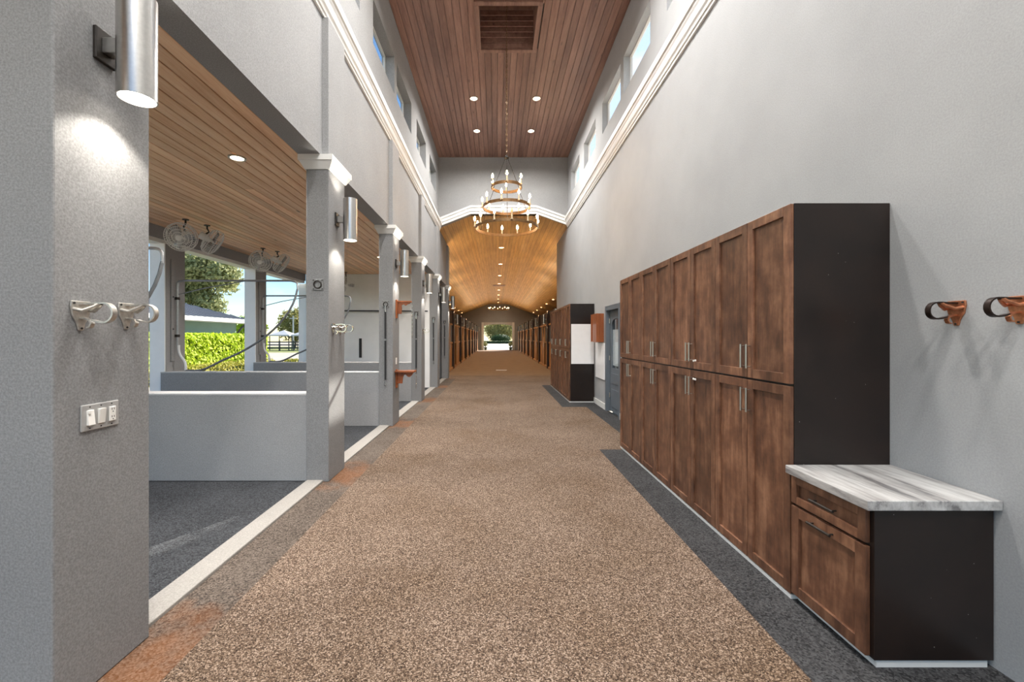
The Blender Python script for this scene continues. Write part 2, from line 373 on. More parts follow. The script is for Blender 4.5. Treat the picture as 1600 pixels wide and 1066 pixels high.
struct(wall_with_windows(XW_L, XW_L - 0.24, Y0, Y_GAB, H_HEAD).box(XW_L, XW_L - 0.24, Y_GAB, Y_LW, H_HEAD, 5.25).build('wall_left', 'stucco', base=False))
# glazed clerestory windows, each a frame with a clear pane whitened to imitate the glare of the sky
k = 0
for side in (-1, 1):
    for (a, b) in WINS:
        k += 1
        xo = (XW_R + 0.14) if side > 0 else (XW_L - 0.19)
        fm = MB(); t = 0.022
        fm.box(xo - .02, xo + .02, a, a + t, W_Z0, W_Z1).box(xo - .02, xo + .02, b - t, b, W_Z0, W_Z1).box(xo - .02, xo + .02, a + t, b - t, W_Z0, W_Z0 + t).box(xo - .02, xo + .02, a + t, b - t, W_Z1 - t, W_Z1)
        wo = struct(fm.build('window_%d' % k, 'white_trim', base=False))
        MB().box(xo - .004, xo + .004, a + t, b - t, W_Z0 + t, W_Z1 - t).build('pane', 'glare_glass', wo)

# crown mouldings
def crown(xw, d, zl, zh, y0, y1):
    h = zh - zl
    return [(xw, zl), (xw + d * .03, zl), (xw + d * .035, zl + h * .10), (xw + d * .05, zl + h * .12), (xw + d * .06, zl + h * .22),
            (xw + d * .08, zl + h * .30), (xw + d * .10, zl + h * .52), (xw + d * .115, zl + h * .60), (xw + d * .115, zl + h * .68), (xw + d * .14, zl + h * .72), (xw + d * .145, zl + h), (xw, zl + h)]
struct(MB().prism(crown(XW_R, -0.85, 5.27, 5.60, 0, 0), Y0, Y_GAB, 1).build('trim_2', 'white_trim', base=False))
struct(MB().prism(crown(XW_L, 0.85, 5.14, 5.44, 0, 0), Y0, Y_GAB, 1).build('trim_3', 'white_trim', base=False))
# gable wall over the mouth of the low hall
GL = [(XW_L, 5.30), (HCX - HALF_FLAT, H_HALL), (HCX + HALF_FLAT, H_HALL), (XW_R, 5.34)]
m = MB()
for (p, q) in zip(GL, GL[1:]): m.prism([p, q, (q[0], H_CEIL + .3), (p[0], H_CEIL + .3)], Y_GAB, Y_GAB + 0.2, 1)
struct(m.build('wall_gable', 'stucco', base=False))
m = MB()
for d0, d1, pr in ((0, .09, .03), (.09, .2, .055), (.2, .27, .08)):
    for (p, q) in zip(GL, GL[1:]):
        m.prism([(p[0], p[1] + d0 - .0), (q[0], q[1] + d0), (q[0], q[1] + d1), (p[0], p[1] + d1)], Y_GAB - pr, Y_GAB, 1)
struct(m.build('trim_4', 'white_trim', base=False))

# ------------------------------------------------------------------ tall ceiling of separate boards with a hatch
HX0, HX1, HY0, HY1 = -0.33, 0.78, 7.73, 8.96
m = MB(); zc = H_CEIL + 0.02
m.box(XW_L, HX0, Y0, Y_GAB, zc, zc + .1).box(HX1, XW_R, Y0, Y_GAB, zc, zc + .1).box(HX0, HX1, Y0, HY0, zc, zc + .1).box(HX0, HX1, HY1, Y_GAB, zc, zc + .1)
ceil = struct(m.build('ceiling', 'dark_wood', base=False))
NPL = 31; pw = (XW_R - XW_L) / NPL
def plank(x0, x1, y0, y1, z, mat, parent, gap=0.007, th=0.019):
    c = 0.004
    m = MB().prism([(x0 + gap / 2, z + th), (x0 + gap / 2, z + c), (x0 + gap / 2 + c, z), (x1 - gap / 2 - c, z), (x1 - gap / 2, z + c), (x1 - gap / 2, z + th)], y0, y1, 1)
    return m.build('plank', mat, parent)
for i in range(NPL):
    a, b = XW_L + i * pw, XW_L + (i + 1) * pw
    if b <= HX0 + .01 or a >= HX1 - .01:
        js = Y0 + 2 + ((i * 5.3) % 9)
        plank(a, b, Y0, js, H_CEIL, 'ceiling_wood', ceil); plank(a, b, js, Y_GAB, H_CEIL, 'ceiling_wood', ceil)
    else:
        plank(a, b, Y0, HY0, H_CEIL, 'ceiling_wood', ceil); plank(a, b, HY1, Y_GAB, H_CEIL, 'ceiling_wood', ceil)
hatch = thing('ceiling_hatch', 'square brown timber hatch recessed in the tall plank ceiling', 'hatch', ((HX0 + HX1) / 2, (HY0 + HY1) / 2, H_CEIL))
hw, hl = (HX1 - HX0) / 2, (HY1 - HY0) / 2
for nm, bx_ in (('frame_board', (-hw - .07, hw + .07, -hl - .07, -hl + .02, -.035, .0)), ('frame_board', (-hw - .07, hw + .07, hl - .02, hl + .07, -.035, .0)),
                ('frame_board', (-hw - .07, -hw + .02, -hl + .02, hl - .02, -.035, 0)), ('frame_board', (hw - .02, hw + .07, -hl + .02, hl - .02, -.035, 0))):
    MB().box(*bx_).build(nm, 'ceiling_wood', hatch, bevel=.006)
for j in range(7):
    MB().box(-hw, hw, hl - .02, hl, j * .115 + .004, j * .115 + .111).build('board', 'ceiling_wood', hatch)
MB().box(-hw - .02, -hw, -hl, hl, 0, .81).build('side_panel', 'ceiling_wood', hatch); MB().box(hw, hw + .02, -hl, hl, 0, .81).build('side_panel', 'ceiling_wood', hatch)
MB().box(-hw, hw, -hl - .02, -hl, 0, .81).build('side_panel', 'ceiling_wood', hatch); MB().box(-hw - .02, hw + .02, -hl - .02, hl + .02, .81, .84).build('lid', 'ceiling_wood', hatch)

# ------------------------------------------------------------------ porch ceiling, beam, wall
m = MB().box(XW_L - .24, -6.7, Y0, 13.8, H_HEAD + .022, H_HEAD + .16)
pc = struct(m.build('ceiling_porch', 'dark_wood', base=False))
NP2 = 28; pw2 = (6.06 - 2.16) / NP2
for i in range(NP2):
    a, b = -6.06 + i * pw2, -6.06 + (i + 1) * pw2
    js = 0.5 + ((i * 4.7) % 12)
    plank(a, b, Y0, js, H_HEAD, 'porch_wood', pc, .013); plank(a, b, js, 13.6, H_HEAD, 'porch_wood', pc, .013)
struct(MB().box(XO0, XO1, Y0, 13.6, 3.38, 3.62).build('trim_5', 'stucco', base=False))
struct(MB().box(XO0 - .03, XO1 - .04, Y0, 13.6, 3.31, 3.38).build('trim_6', 'white_trim', base=False))
struct(MB().box(XP1, XO0 + .0, PZ[4] + .02, PZ[4] + .2, 0, H_HEAD).build('wall_porch_end', 'plaster_white', base=False))
struct(MB().box(-2.7, -2.55, PZ[4] + .2, Y_RW - .1, 0, 5.2).build('wall_aisle_left', 'stucco', base=False))
struct(MB().box(-2.55, XP1, PZ[4] + .2, Y_RW - .1, H_HEAD, H_HEAD + .1).build('ceiling_alcove', 'porch_wood', base=False))
struct(MB().box(-2.55, -2.09, PZ[4] + .2, Y_RW - .1, -.05, 0).build('floor_alcove', 'wash_floor', base=False))

# ------------------------------------------------------------------ low hall beyond
def hz(x):
    d = max(0, abs(x - HCX) - HALF_FLAT); return H_HALL - SLOPE * d
XHL, XHR = -5.6, 6.1
pts = [XHL, HCX - HALF_FLAT, HCX + HALF_FLAT, XHR]
m = MB()
for (a, b) in zip([XW_L - .3] + pts[1:3], pts[1:3] + [XW_R + .3]):
    m.prism([(a, hz(a)), (b, hz(b)), (b, hz(b) + .1), (a, hz(a) + .1)], Y_GAB + .05, Y_RW, 1)
for (a, b) in zip(pts, pts[1:]):
    m.prism([(a, hz(a)), (b, hz(b)), (b, hz(b) + .1), (a, hz(a) + .1)], Y_RW, Y_END + .3, 1)
struct(m.build('ceiling_hall', 'hall_wood', base=False))
struct(MB().box(XHL - .2, XHL, Y_RW - .1, Y_END + .3, 0, hz(XHL) + .1).build('wall_hall_left', 'stucco', base=False))
struct(MB().box(XHR, XHR + .2, Y_RW - .1, Y_END + .3, 0, hz(XHR) + .1).build('wall_hall_right', 'stucco', base=False))
struct(MB().prism([(XHL, 0), (XP1, 0), (XP1, hz(XP1)), (XHL, hz(XHL))], Y_RW - .1, Y_RW, 1).build('wall_hall_front_left', 'stucco', base=False))
struct(MB().prism([(XW_R + .25, 0), (XHR, 0), (XHR, hz(XHR)), (XW_R + .25, hz(XW_R))], Y_RW - .1, Y_RW, 1).build('wall_hall_front_right', 'stucco', base=False))
DX0, DX1, DHH = HCX - 2.05, HCX + 2.05, 3.45
m = MB().prism([(XHL, 0), (DX0, 0), (DX0, hz(DX0)), (XHL, hz(XHL))], Y_END, Y_END + .2, 1).prism([(DX1, 0), (XHR, 0), (XHR, hz(XHR)), (DX1, hz(DX1))], Y_END, Y_END + .2, 1)
m.prism([(DX0, DHH), (DX1, DHH), (DX1, hz(DX1)), (HCX + HALF_FLAT, H_HALL), (HCX - HALF_FLAT, H_HALL), (DX0, hz(DX0))], Y_END, Y_END + .2, 1)
struct(m.build('wall_end', 'stucco', base=False))
do = struct(MB().box(DX0, DX0 + .28, Y_END - .06, Y_END + .1, 0, DHH).box(DX1 - .28, DX1, Y_END - .06, Y_END + .1, 0, DHH).build('door_1', 'white_trim', base=False))
arch = [(DX0 + .28, DHH), (DX0 + .28, 2.95)] + [(HCX + (DX1 - DX0 - .56) / 2 * math.sin(R(a)), 2.95 + .26 * math.cos(R(a))) for a in range(-80, 81, 10)] + [(DX1 - .28, 2.95), (DX1 - .28, DHH)]
MB().prism(arch, Y_END - .04, Y_END + .08, 1).build('arch_panel', 'stucco_pale', do)
MB().box(DX0 + .28, DX1 - .28, Y_END - .02, Y_END + .06, 0.0, 0.02).build('threshold', 'concrete', do)

# ------------------------------------------------------------------ pillars with capitals and the pilasters over them
def frustum(m, x0, x1, y0, y1, z0, z1, e):
    return m.add([(x0, y0, z0), (x1, y0, z0), (x1, y1, z0), (x0, y1, z0), (x0 - e, y0 - e, z1), (x1 + e, y0 - e, z1), (x1 + e, y1 + e, z1), (x0 - e, y1 + e, z1)],
                 [(0, 3, 2, 1), (4, 5, 6, 7), (0, 1, 5, 4), (1, 2, 6, 5), (2, 3, 7, 6), (3, 0, 4, 7)])
plab = ['grey stucco pillar at the left edge carrying two hooks and switches', 'grey pillar with white capital, second from the camera', 'grey pillar with two wooden brackets on its side',
        'grey pillar with a single hook, fourth from the camera', 'grey pillar next to last before the wooden stalls', 'farthest grey pillar, right beside the wooden stalls']
xc = (XP0 + XP1) / 2; hx = (XP0 - XP1) / 2
for i, y in enumerate(PZ):
    t = thing('pillar', plab[i], 'pillar', (xc, y + PW / 2, 0), group='pillars along the open bays')
    MB().box(-hx, hx, -PW / 2, PW / 2, 0, 3.47).build('shaft', 'stucco_pillar', t, bevel=.008)
    c = MB(); frustum(c, -hx - .012, hx + .012, -PW / 2 - .012, PW / 2 + .012, 3.455, 3.54, .045)
    c.box(-hx - .065, hx + .065, -PW / 2 - .065, PW / 2 + .065, 3.54, H_HEAD); c.build('capital', 'white_trim', t)
    MB().box(XW_L - xc - .01, hx, -PW / 2, PW / 2, H_HEAD, 5.14).build('pilaster', 'stucco', t, bevel=.006)
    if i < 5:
        t2 = thing('porch_post', ['porch post at the near end of the open side, mostly behind the front pillar', 'porch post beyond the left pillar, half hidden', 'white-cased porch post left of the hedge, carrying a hose boom',
                    'white-cased porch post right of the green hedge', 'last porch post against the white end wall'][i], 'post', ((XO0 + XO1) / 2, y + .14 + PW / 2, 0), group='porch posts')
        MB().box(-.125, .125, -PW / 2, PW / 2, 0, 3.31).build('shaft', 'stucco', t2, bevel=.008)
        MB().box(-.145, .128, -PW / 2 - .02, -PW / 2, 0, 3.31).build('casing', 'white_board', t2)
        MB().box(.125, .15, -PW / 2 + .12, -PW / 2 + .2, 1.15, 3.05).build('conduit', 'stucco', t2, bevel=.008)
        for zz in (1.75, 2.35): MB().cyl((.15, -PW / 2 + .16, zz), (.156, -PW / 2 + .16, zz), .016, 10).build('screw', 'dark_grey', t2)
for i in (1, 2, 3):
    t = thing('partition_wall', ['low grey wall closing the near wash bay, between second pillar and post', 'low grey wall seen above the nearest one, starting at the white-cased post', 'farthest low grey wall before the white end wall'][i - 1],
              'wall', ((XP1 + XO0) / 2, PZ[i] + .14, 0), group='low walls between the wash bays')
    L2 = (XP1 - XO0) / 2
    MB().box(-L2, L2, -.11, .11, 0, .955).build('body', 'stucco', t, bevel=.004); MB().box(-L2, L2, -.115, .115, .955, .972).build('cap', 'stucco_pale', t)  # pale strip paints sunlight onto the top of the low wall

# ------------------------------------------------------------------ sconces
def sconce(label, loc, side=1, group='pillar sconces', power=SCONCE_W, warm=(1, .93, .83), up=True, smat='sconce_lit', upf=.5, upang=125):
    """loc: point on the wall at the middle of the fitting; side = +1 sticks out to +x"""
    t = thing('wall_sconce', label, 'sconce', loc, 0 if side > 0 else math.pi, group)
    MB().box(0, .018, -.055, .055, -.075, .075).build('backplate', 'iron', t, bevel=.004)
    MB().box(.018, .09, -.028, .028, -.035, .035).build('arm', 'steel', t, bevel=.004)
    r = .078; c = MB(); n = 28
    for (rr, zz) in ((r, -.24), (r, .24), (r - .005, .24), (r - .005, -.24)):
        for k in range(n): a = 2 * math.pi * k / n; c.v.append((.16 + rr * math.cos(a), rr * math.sin(a), zz))
    for j in range(4):
        for k in range(n): c.f.append((j * n + k, j * n + (k + 1) % n, ((j + 1) % 4) * n + (k + 1) % n, ((j + 1) % 4) * n + k))
    c.build('cylinder', 'steel', t, smooth=True)
    MB().cyl((.16, 0, -.225), (.16, 0, -.21), r - .006, 24).build('lens', smat, t)
    MB().cyl((.16, 0, .21), (.16, 0, .225), r - .006, 24).build('lens', smat, t)
    if power:
        lamp('SPOT', t, (.16, 0, -.235), power, warm, .05, (0, 0, 0), 118)
        if up: lamp('SPOT', t, (.16, 0, .235), power * upf, warm, .05, (math.pi, 0, 0), upang)
    return t
for i, y in enumerate(PZ):
    sconce('brushed steel cylinder sconce on the %s pillar from the camera' % ORD[i], (XP0, y + .23, 2.96))

# ------------------------------------------------------------------ bridle hooks
def hook(label, loc, side, mats, group):
    t = thing('bridle_hook', label, 'hook', loc, 0 if side > 0 else math.pi, group)
    pl = [(-.045, .055), (.045, .055), (.048, .03), (.04, -.01), (.02, -.045), (.012, -.075), (-.012, -.075), (-.02, -.045), (-.04, -.01), (-.048, .03)]
    MB().prism(pl, 0, .009, axis=0).build('backplate', mats[0], t, bevel=.003)
    def strap(pts, w_, th, nm, mat):
        m = MB(); o = 0; n = len(pts)
        for i, p in enumerate(pts):
            p = Vector(p); d = (Vector(pts[min(i + 1, n - 1)]) - Vector(pts[max(i - 1, 0)])).normalized(); nn = Vector((-d.z, 0, d.x)) * th / 2
            ww = w_[i] if isinstance(w_, list) else w_
            for q in ((p + nn, -ww), (p + nn, ww), (p - nn, ww), (p - nn, -ww)): m.v.append((q[0].x, p.y + q[1], q[0].z))
        for i in range(n - 1):
            for j in range(4): j2 = (j + 1) % 4; m.f.append((i * 4 + j, i * 4 + j2, i * 4 + 4 + j2, i * 4 + 4 + j))
        m.f += [(0, 1, 2, 3), tuple(4 * n - 4 + j for j in range(4))[::-1]]
        return m.build(nm, mat, t, smooth=True)
    # flat loop reaching out from the plate and curling back underneath
    loop = [(.005, 0, .043), (.05, 0, .043), (.09, 0, .046)] + [(.112 + .043 * math.sin(R(a)), 0, .003 + .043 * math.cos(R(a))) for a in range(0, 181, 20)] + [(.085, 0, -.037), (.062, 0, -.03)]
    strap(loop, .013, .007, 'loop', mats[1])
    for s_ in (-1, 1):
        MB().tube([(.004, s_ * .035, .02), (.04, s_ * .026, .012), (.075, s_ * .012, .03), (.092, s_ * .004, .044)], .0085, 8).build('brace', mats[0], t, smooth=True)
    strap([(.004, 0, -.02), (.03, 0, -.022), (.05, 0, -.03), (.057, 0, -.045), (.05, 0, -.06), (.038, 0, -.063)], .01, .007, 'lower_hook', mats[0])
    for (yy, zz) in ((-.034, .045), (.034, .045), (0, -.066)):
        MB().cyl((.009, yy, zz), (.012, yy, zz), .005, 8).build('screw', 'slot_dark', t)
    return t
GH = 'metal bridle hooks'
hook('silver bridle hook above the switch plate, nearer the camera', (XP0, 1.905, 1.705), 1, ('worn_silver', 'worn_silver'), GH)
hook('silver bridle hook on the front pillar, nearer the open bay', (XP0, 2.14, 1.715), 1, ('worn_silver', 'worn_silver'), GH)
hook('chrome bridle hook on the second pillar, nearer the camera', (XP0, 4.86, 1.70), 1, ('chrome', 'chrome'), GH)
hook('chrome bridle hook on the second pillar, farther from the camera', (XP0, 5.08, 1.70), 1, ('chrome', 'chrome'), GH)
hook('small chrome bridle hook on the fourth pillar', (XP0, PZ[3] + .2, 1.76), 1, ('chrome', 'chrome'), GH)
hook('copper bridle hook on the right wall, beside the tall cabinet', (XW_R, 2.24, 1.735), -1, ('copper', 'hook_dark'), GH)
hook('copper bridle hook at the right edge of the picture', (XW_R, 1.97, 1.735), -1, ('copper', 'hook_dark'), GH)

# ------------------------------------------------------------------ switch plate
t = thing('switch_plate', 'three-gang steel plate with two switches and an outlet on the front pillar', 'switch plate', (XP0, 2.0, 1.235))
MB().prism([(-.095, -.06), (.095, -.06), (.095, .06), (-.095, .06)], 0, .008, axis=0).build('plate', 'switch_plate_grey', t, bevel=.004)
for k, y in enumerate((-.055, 0)):
    s_ = MB().prism([(.008, -.034), (.0135 if k else .02, -.034), (.02 if k else .0125, .034), (.008, .034)], y - .0165, y + .0165, axis=1).build('rocker_switch', 'switch_white', t, bevel=.0015)
    MB().box(.008, .018, y - .0162, y - .004, .018, .033).build('dimmer_slider', 'switch_white', s_)
o_ = MB().box(.008, .015, .038, .072, -.034, .034).build('outlet', 'switch_white', t, bevel=.002)
for zz in (.018, -.018):
    for yy in (.048, .060): MB().box(.015, .0155, yy, yy + .003, zz, zz + .009).build('slot', 'slot_dark', o_)
    MB().cyl((.015, .0555, zz - .008), (.0155, .0555, zz - .008), .003, 8).build('slot', 'slot_dark', o_)
for yy in (-.055, 0, .055):
    for zz in (-.048, .048): MB().cyl((.008, yy, zz), (.0095, yy, zz), .0032, 8).build('screw', 'slot_dark', t)

# ------------------------------------------------------------------ cross-tie plates and straps on the pillars' near faces
plain('tie_steel', (128, 128, 127), 0.5, 0.5, 0.2, 30)
def tie(label, x, y, z, strap_len):
    t = thing('cross_tie' if strap_len else 'tie_ring', label, 'tie strap' if strap_len else 'tie ring', (x, y, z), group='tie rings on the pillars')
    MB().box(-.062, .062, -.012, 0, -.062, .062).build('plate', 'tie_steel', t, bevel=.003)
    MB().tube([(.04 * math.cos(a), -.024 - .006 * math.sin(a), .04 * math.sin(a)) for a in [k * math.pi / 8 for k in range(16)]], .007, 8, closed=True).build('ring', 'iron', t, smooth=True)
    for sx in (-1, 1):
        for sz in (-1, 1): MB().cyl((sx * .048, -.012, sz * .048), (sx * .048, -.016, sz * .048), .007, 8).build('bolt', 'iron', t)
    if strap_len:
        MB().tube([(0, -.034, -.03), (0, -.036, -.09), (.004, -.036, -.14)], .014, 8).build('snap', 'chrome', t, smooth=True)
        MB().box(-.016, .016, -.042, -.030, -strap_len, -.13).build('strap', 'black_rubber', t, bevel=.003)
        MB().tube([(0, -.036, -strap_len + .01), (0, -.036, -strap_len - .05), (.018, -.036, -strap_len - .075), (0, -.036, -strap_len - .1), (-.016, -.036, -strap_len - .07)], .010, 8).build('snap', 'chrome', t, smooth=True)
        MB().box(-.022, .022, -.044, -.028, -strap_len * .48, -strap_len * .48 + .035).build('buckle', 'tie_steel', t)
tie('square steel tie ring high on the second pillar', -1.965, PZ[1], 2.18, 0)
for i, L_ in ((2, 1.36), (3, 1.36), (4, 1.34), (5, 1.3)):
    tie('black rubber cross-tie hanging on the %s pillar from the camera' % ORD[i], -1.975, PZ[i], 2.19, L_)
tag(MB().box(XP0, XP0 + .012, PZ[2] + .2, PZ[2] + .28, 1.10, 1.22).build('light_switch', 'switch_white', bevel=.003), 'small white switch between the two wooden brackets', 'switch')

# ------------------------------------------------------------------ wooden brackets on the third pillar
def bracket(label, z, proj, drop, shelf):
    t = thing('wooden_bracket', label, 'bracket', (XP0, PZ[2] + .24, z), group='wooden brackets on the third pillar')
    MB().box(0, .03, -.045, .045, -drop - .08, .02).build('back_board', 'orange_wood', t, bevel=.004)
    p = [(.03, -.03), (proj - .02, -.03), (proj - .04, -.055), (proj * .75, -.06), (proj * .66, -.085), (proj * .58, -.085), (proj * .5, -.06), (proj * .36, -.08), (.11, -drop * .6), (.10, -drop), (.03, -drop)]
    if shelf: p = [(.03, -.03), (proj - .03, -.03), (proj - .05, -.07), (proj * .74, -.12), (proj * .62, -.12), (proj * .5, -.075), (.15, -.085), (.13, -drop * .6), (.12, -drop), (.03, -drop)]
    MB().prism(p, -.018, .018, axis=1).build('scroll_arm', 'orange_wood', t, bevel=.003)
    hwid = .12 if shelf else .03
    MB().box(0, proj, -hwid, hwid, -.03, 0).build('shelf_board', 'orange_wood', t, bevel=.004)
    return t
bracket('slim carved wooden bracket high on the third pillar', 2.27, .29, .24, False)
bracket('carved wooden shelf bracket low on the third pillar', .985, .36, .24, True)
def chain(label, x, y, z0, n, mat, link=.026):
    m = MB()
    for k in range(n):
        c = Vector((x, y, z0 - k * link * 1.45)); pts = []
        for a in range(8):
            an = a * math.pi / 4; u, v = .009 * math.cos(an), link * .95 * math.sin(an)
            pts.append(c + (Vector((u, 0, v)) if k % 2 else Vector((0, u, v))))
        m.tube(pts, .0032, 5, closed=True)
    return tag(m.build('chain', mat), label, 'chain')
chain('thin steel chain dangling from the upper wooden bracket', XP0 + .300, PZ[2] + .24, 2.215, 17, 'chrome')
chain('short steel chain dangling under the lower wooden shelf', XP0 + .372, PZ[2] + .24, .94, 8, 'chrome')

# ------------------------------------------------------------------ cabinets on the right
def shaker(parent, y0, y1, z0, z1, handle, rail=.062, lock=None, hmat='nickel', nm='door'):
    """front lies in the plane x=-.02..0 of its cabinet; opens to -x"""
    g_ = .003; y0 += g_; y1 -= g_; z0 += g_; z1 -= g_
    d = MB().box(-.009, 0, y0 + .004, y1 - .004, z0 + .004, z1 - .004).build(nm, 'cabinet_wood', parent)
    for sa in (y0, y1 - rail): MB().box(-.024, 0, sa, sa + rail, z0, z1).build('stile', 'cabinet_wood', d, bevel=.0025)
    for ra in (z0, z1 - rail): MB().box(-.0238, 0, y0 + rail, y1 - rail, ra, ra + rail).build('rail', 'cabinet_wood', d, bevel=.002)
    if handle:
        hy, hz0, hz1, horiz = handle
        h = MB(); r = .0075
        if horiz:
            h.cyl((-.052, hy - .085, hz0), (-.052, hy + .085, hz0), r, 10)
            for yy in (hy - .07, hy + .07): h.cyl((-.022, yy, hz0), (-.052, yy, hz0), .0045, 8)
        else:
            h.cyl((-.052, hy, hz0), (-.052, hy, hz1), r, 10)
            for zz in (hz0 + .012, hz1 - .012): h.cyl((-.022, hy, zz), (-.052, hy, zz), .0045, 8)
        h.build('handle', hmat, d, smooth=True)
    if lock:
        for ly, lz in lock: MB().box(-.034, -.022, ly - .010, ly + .010, lz - .009, lz + .009).build('child_lock', 'switch_white', d, bevel=.004)
    return d
XF = 1.80; TH, SPLIT, KICK = 2.42, 1.305, 0.028
def tall_cabinet(label, y0, w_, group, lock=False):
    t = thing('tall_cabinet', label, 'cabinet', (XF + .022, y0 + w_ / 2, 0), group=group)
    dep = XW_R - XF - .022 - .002
    MB().box(0.002, dep, -w_ / 2 + .001, w_ / 2 - .001, KICK, TH).build('body', 'espresso', t, bevel=.002)
    MB().box(-.02, dep, -w_ / 2 + .001, w_ / 2 - .001, 0, KICK - .004).build('toe_kick', 'white_trim', t)
    for s_ in (-1, 1):
        a, b = (-w_ / 2, 0) if s_ < 0 else (0, w_ / 2); hy = s_ * .034
        lk = [(.07, SPLIT + .075), (.105, SPLIT + .08)] if lock and s_ < 0 else None
        lk = [(-.075, SPLIT + .08), (-.11, SPLIT + .085)] if lock and s_ < 0 else None
        lk2 = [(-.075, SPLIT - .085), (-.11, SPLIT - .085)] if lock and s_ < 0 else None
        shaker(t, a, b, SPLIT + .004, TH, (hy, SPLIT + .075, SPLIT + .245, False), lock=lk)
        shaker(t, a, b, KICK, SPLIT - .004, (hy, SPLIT - .235, SPLIT - .065, False), lock=lk2)
    return t
CW = .90; CY = 2.62
for k, lb in enumerate(['tall brown shaker cabinet next to the marble-topped low cabinet', 'tall brown cabinet with white child locks, second from the marble top', 'tall brown cabinet third from the marble top', 'tall brown cabinet at the far end of the near row']):
    tall_cabinet(lb, CY + k * CW, CW, 'tall cabinets of the near row', k == 1)
CY2 = 10.50
for k, lb in enumerate(['tall brown cabinet with a white board on its side, far row', 'tall brown cabinet of the far row, second from the white board', 'tall brown cabinet of the far row, third from the white board', 'last tall brown cabinet of the far row, nearest the stalls']):
    tall_cabinet(lb, CY2 + k * CW, CW, 'tall cabinets of the far row')
# low cabinet with drawer and door
BY0, BY1 = 2.065, 2.615; bw = BY1 - BY0
t = thing('base_cabinet', 'low cabinet with one drawer, one door and a black side panel', 'cabinet', (XF + .022, (BY0 + BY1) / 2, 0))
dep = XW_R - XF - .022 - .01
MB().box(0.002, dep, -bw / 2 + .002, bw / 2, .04, .773).build('body', 'espresso', t, bevel=.002)
MB().box(.02, dep - .02, -bw / 2 + .012, bw / 2, 0, .04).build('toe_kick', 'white_trim', t)
shaker(t, -bw / 2 + .02, bw / 2, .595, .765, (0.0, .68, 0, True), rail=.045, nm='drawer', hmat='iron')
shaker(t, -bw / 2 + .02, bw / 2, .045, .585, (0.02, .545, 0, True), rail=.062, hmat='iron')
tag(MB().box(XF - .035, XW_R - .002, BY0 - .03, BY1 + .002, .774, .822).build('countertop', 'marble', bevel=.004), 'grey-veined white marble slab on the low cabinet', 'countertop')
tag(MB().box(1.84, XW_R - .01, CY2 - .012, CY2 + .0, .945, 1.92).build('whiteboard', 'white_board', bevel=.003), 'blank white board fixed to the side of the far cabinets', 'whiteboard')

# door, box, board, baseboard on the right wall
dr = thing('grey_door', 'grey panelled door with an arched glass light, beside the near cabinets', 'door', (XW_R, (D0 + D1) / 2, 0)); dr['kind'] = 'structure'
dw = (D1 - D0) / 2
MB().box(-.02, .16, -dw - .07, -dw + .03, 0, DH + .07).box(-.02, .16, dw - .03, dw + .07, 0, DH + .07).box(-.02, .16, -dw + .03, dw - .03, DH - .03, DH + .07).build('door_frame', 'door_grey', dr)
lw = dw - .045
m = MB().box(.06, .10, -lw, lw, .02, .95).box(.06, .10, -lw, -lw + .12, .95, DH - .04).box(.06, .10, lw - .12, lw, .95, DH - .04)
ap = [(-lw + .12, DH - .04), (-lw + .12, 1.85)] + [((lw - .12) * math.sin(R(a)), 1.85 + .14 * math.cos(R(a))) for a in range(-80, 81, 16)] + [(lw - .12, 1.85), (lw - .12, DH - .04)]
m.prism(ap, .06, .10, axis=0); dl = m.build('leaf', 'door_grey', dr)
MB().box(.075, .081, -lw + .12, lw - .12, .95, 2.0).build('glass_pane', 'glass', dl)
MB().box(.088, .092, -lw + .14, lw - .10, 1.0, 1.76).build('blind', 'white_board', dl)
for z0, z1 in ((.62, .84), (.12, .5)): MB().box(.05, .06, -lw + .12, lw - .12, z0, z1).build('raised_panel', 'door_grey', dl, bevel=.008)
for zz in (.3, 1.1, 1.9): MB().cyl((.05, lw + .008, zz), (.05, lw + .008, zz + .1), .012, 8).build('hinge', 'nickel', dr)
struct(MB().box(XW_R + .25, XW_R + .27, D0 - .3, D1 + .3, 0, DH + .3).build('wall_behind_door', 'stucco', base=False))
bb = MB().box(XW_R - .018, XW_R, CY + 4 * CW, D0 - .07, 0, .13).box(XW_R - .018, XW_R, D1 + .07, CY2, 0, .13); struct(bb.build('baseboard_right', 'white_trim', base=False))
t = thing('wall_box', 'orange-stained wooden box hung on the wall by the grey door', 'box', (XW_R, 9.85, 1.49))
MB().box(-.014, 0, -.27, .27, .0, .64).build('back_board', 'orange_wood', t)
for s_ in (-1, 1): MB().box(-.17, -.014, s_ * .27 - .012, s_ * .27 + .012, 0, .64).build('side_board', 'orange_wood', t, bevel=.003)
MB().box(-.17, -.014, -.258, .258, 0, .02).build('bottom_board', 'orange_wood', t); MB().box(-.17, -.152, -.258, .1, .02, .64).build('front_board', 'orange_wood', t, bevel=.003)
tag(MB().box(XW_R - .02, XW_R, 9.48, 10.3, .65, 1.47).build('wall_panel', 'white_board', bevel=.003), 'white panel on the wall under the orange wooden box', 'panel')
tag(MB().box(-4.34, -4.26, PZ[4] - .005, PZ[4] + .02, .95, 1.56).build('wall_slot', 'slot_dark'), 'dark narrow slot in the white end wall of the bays', 'slot')
tag(MB().tube([(-5.9, PZ[4] - .08, 2.44), (-2.15, PZ[4] - .08, 2.42)], .022, 8).build('wall_pipe', 'dark_grey', smooth=True), 'dark pipe running across the white end wall', 'pipe')

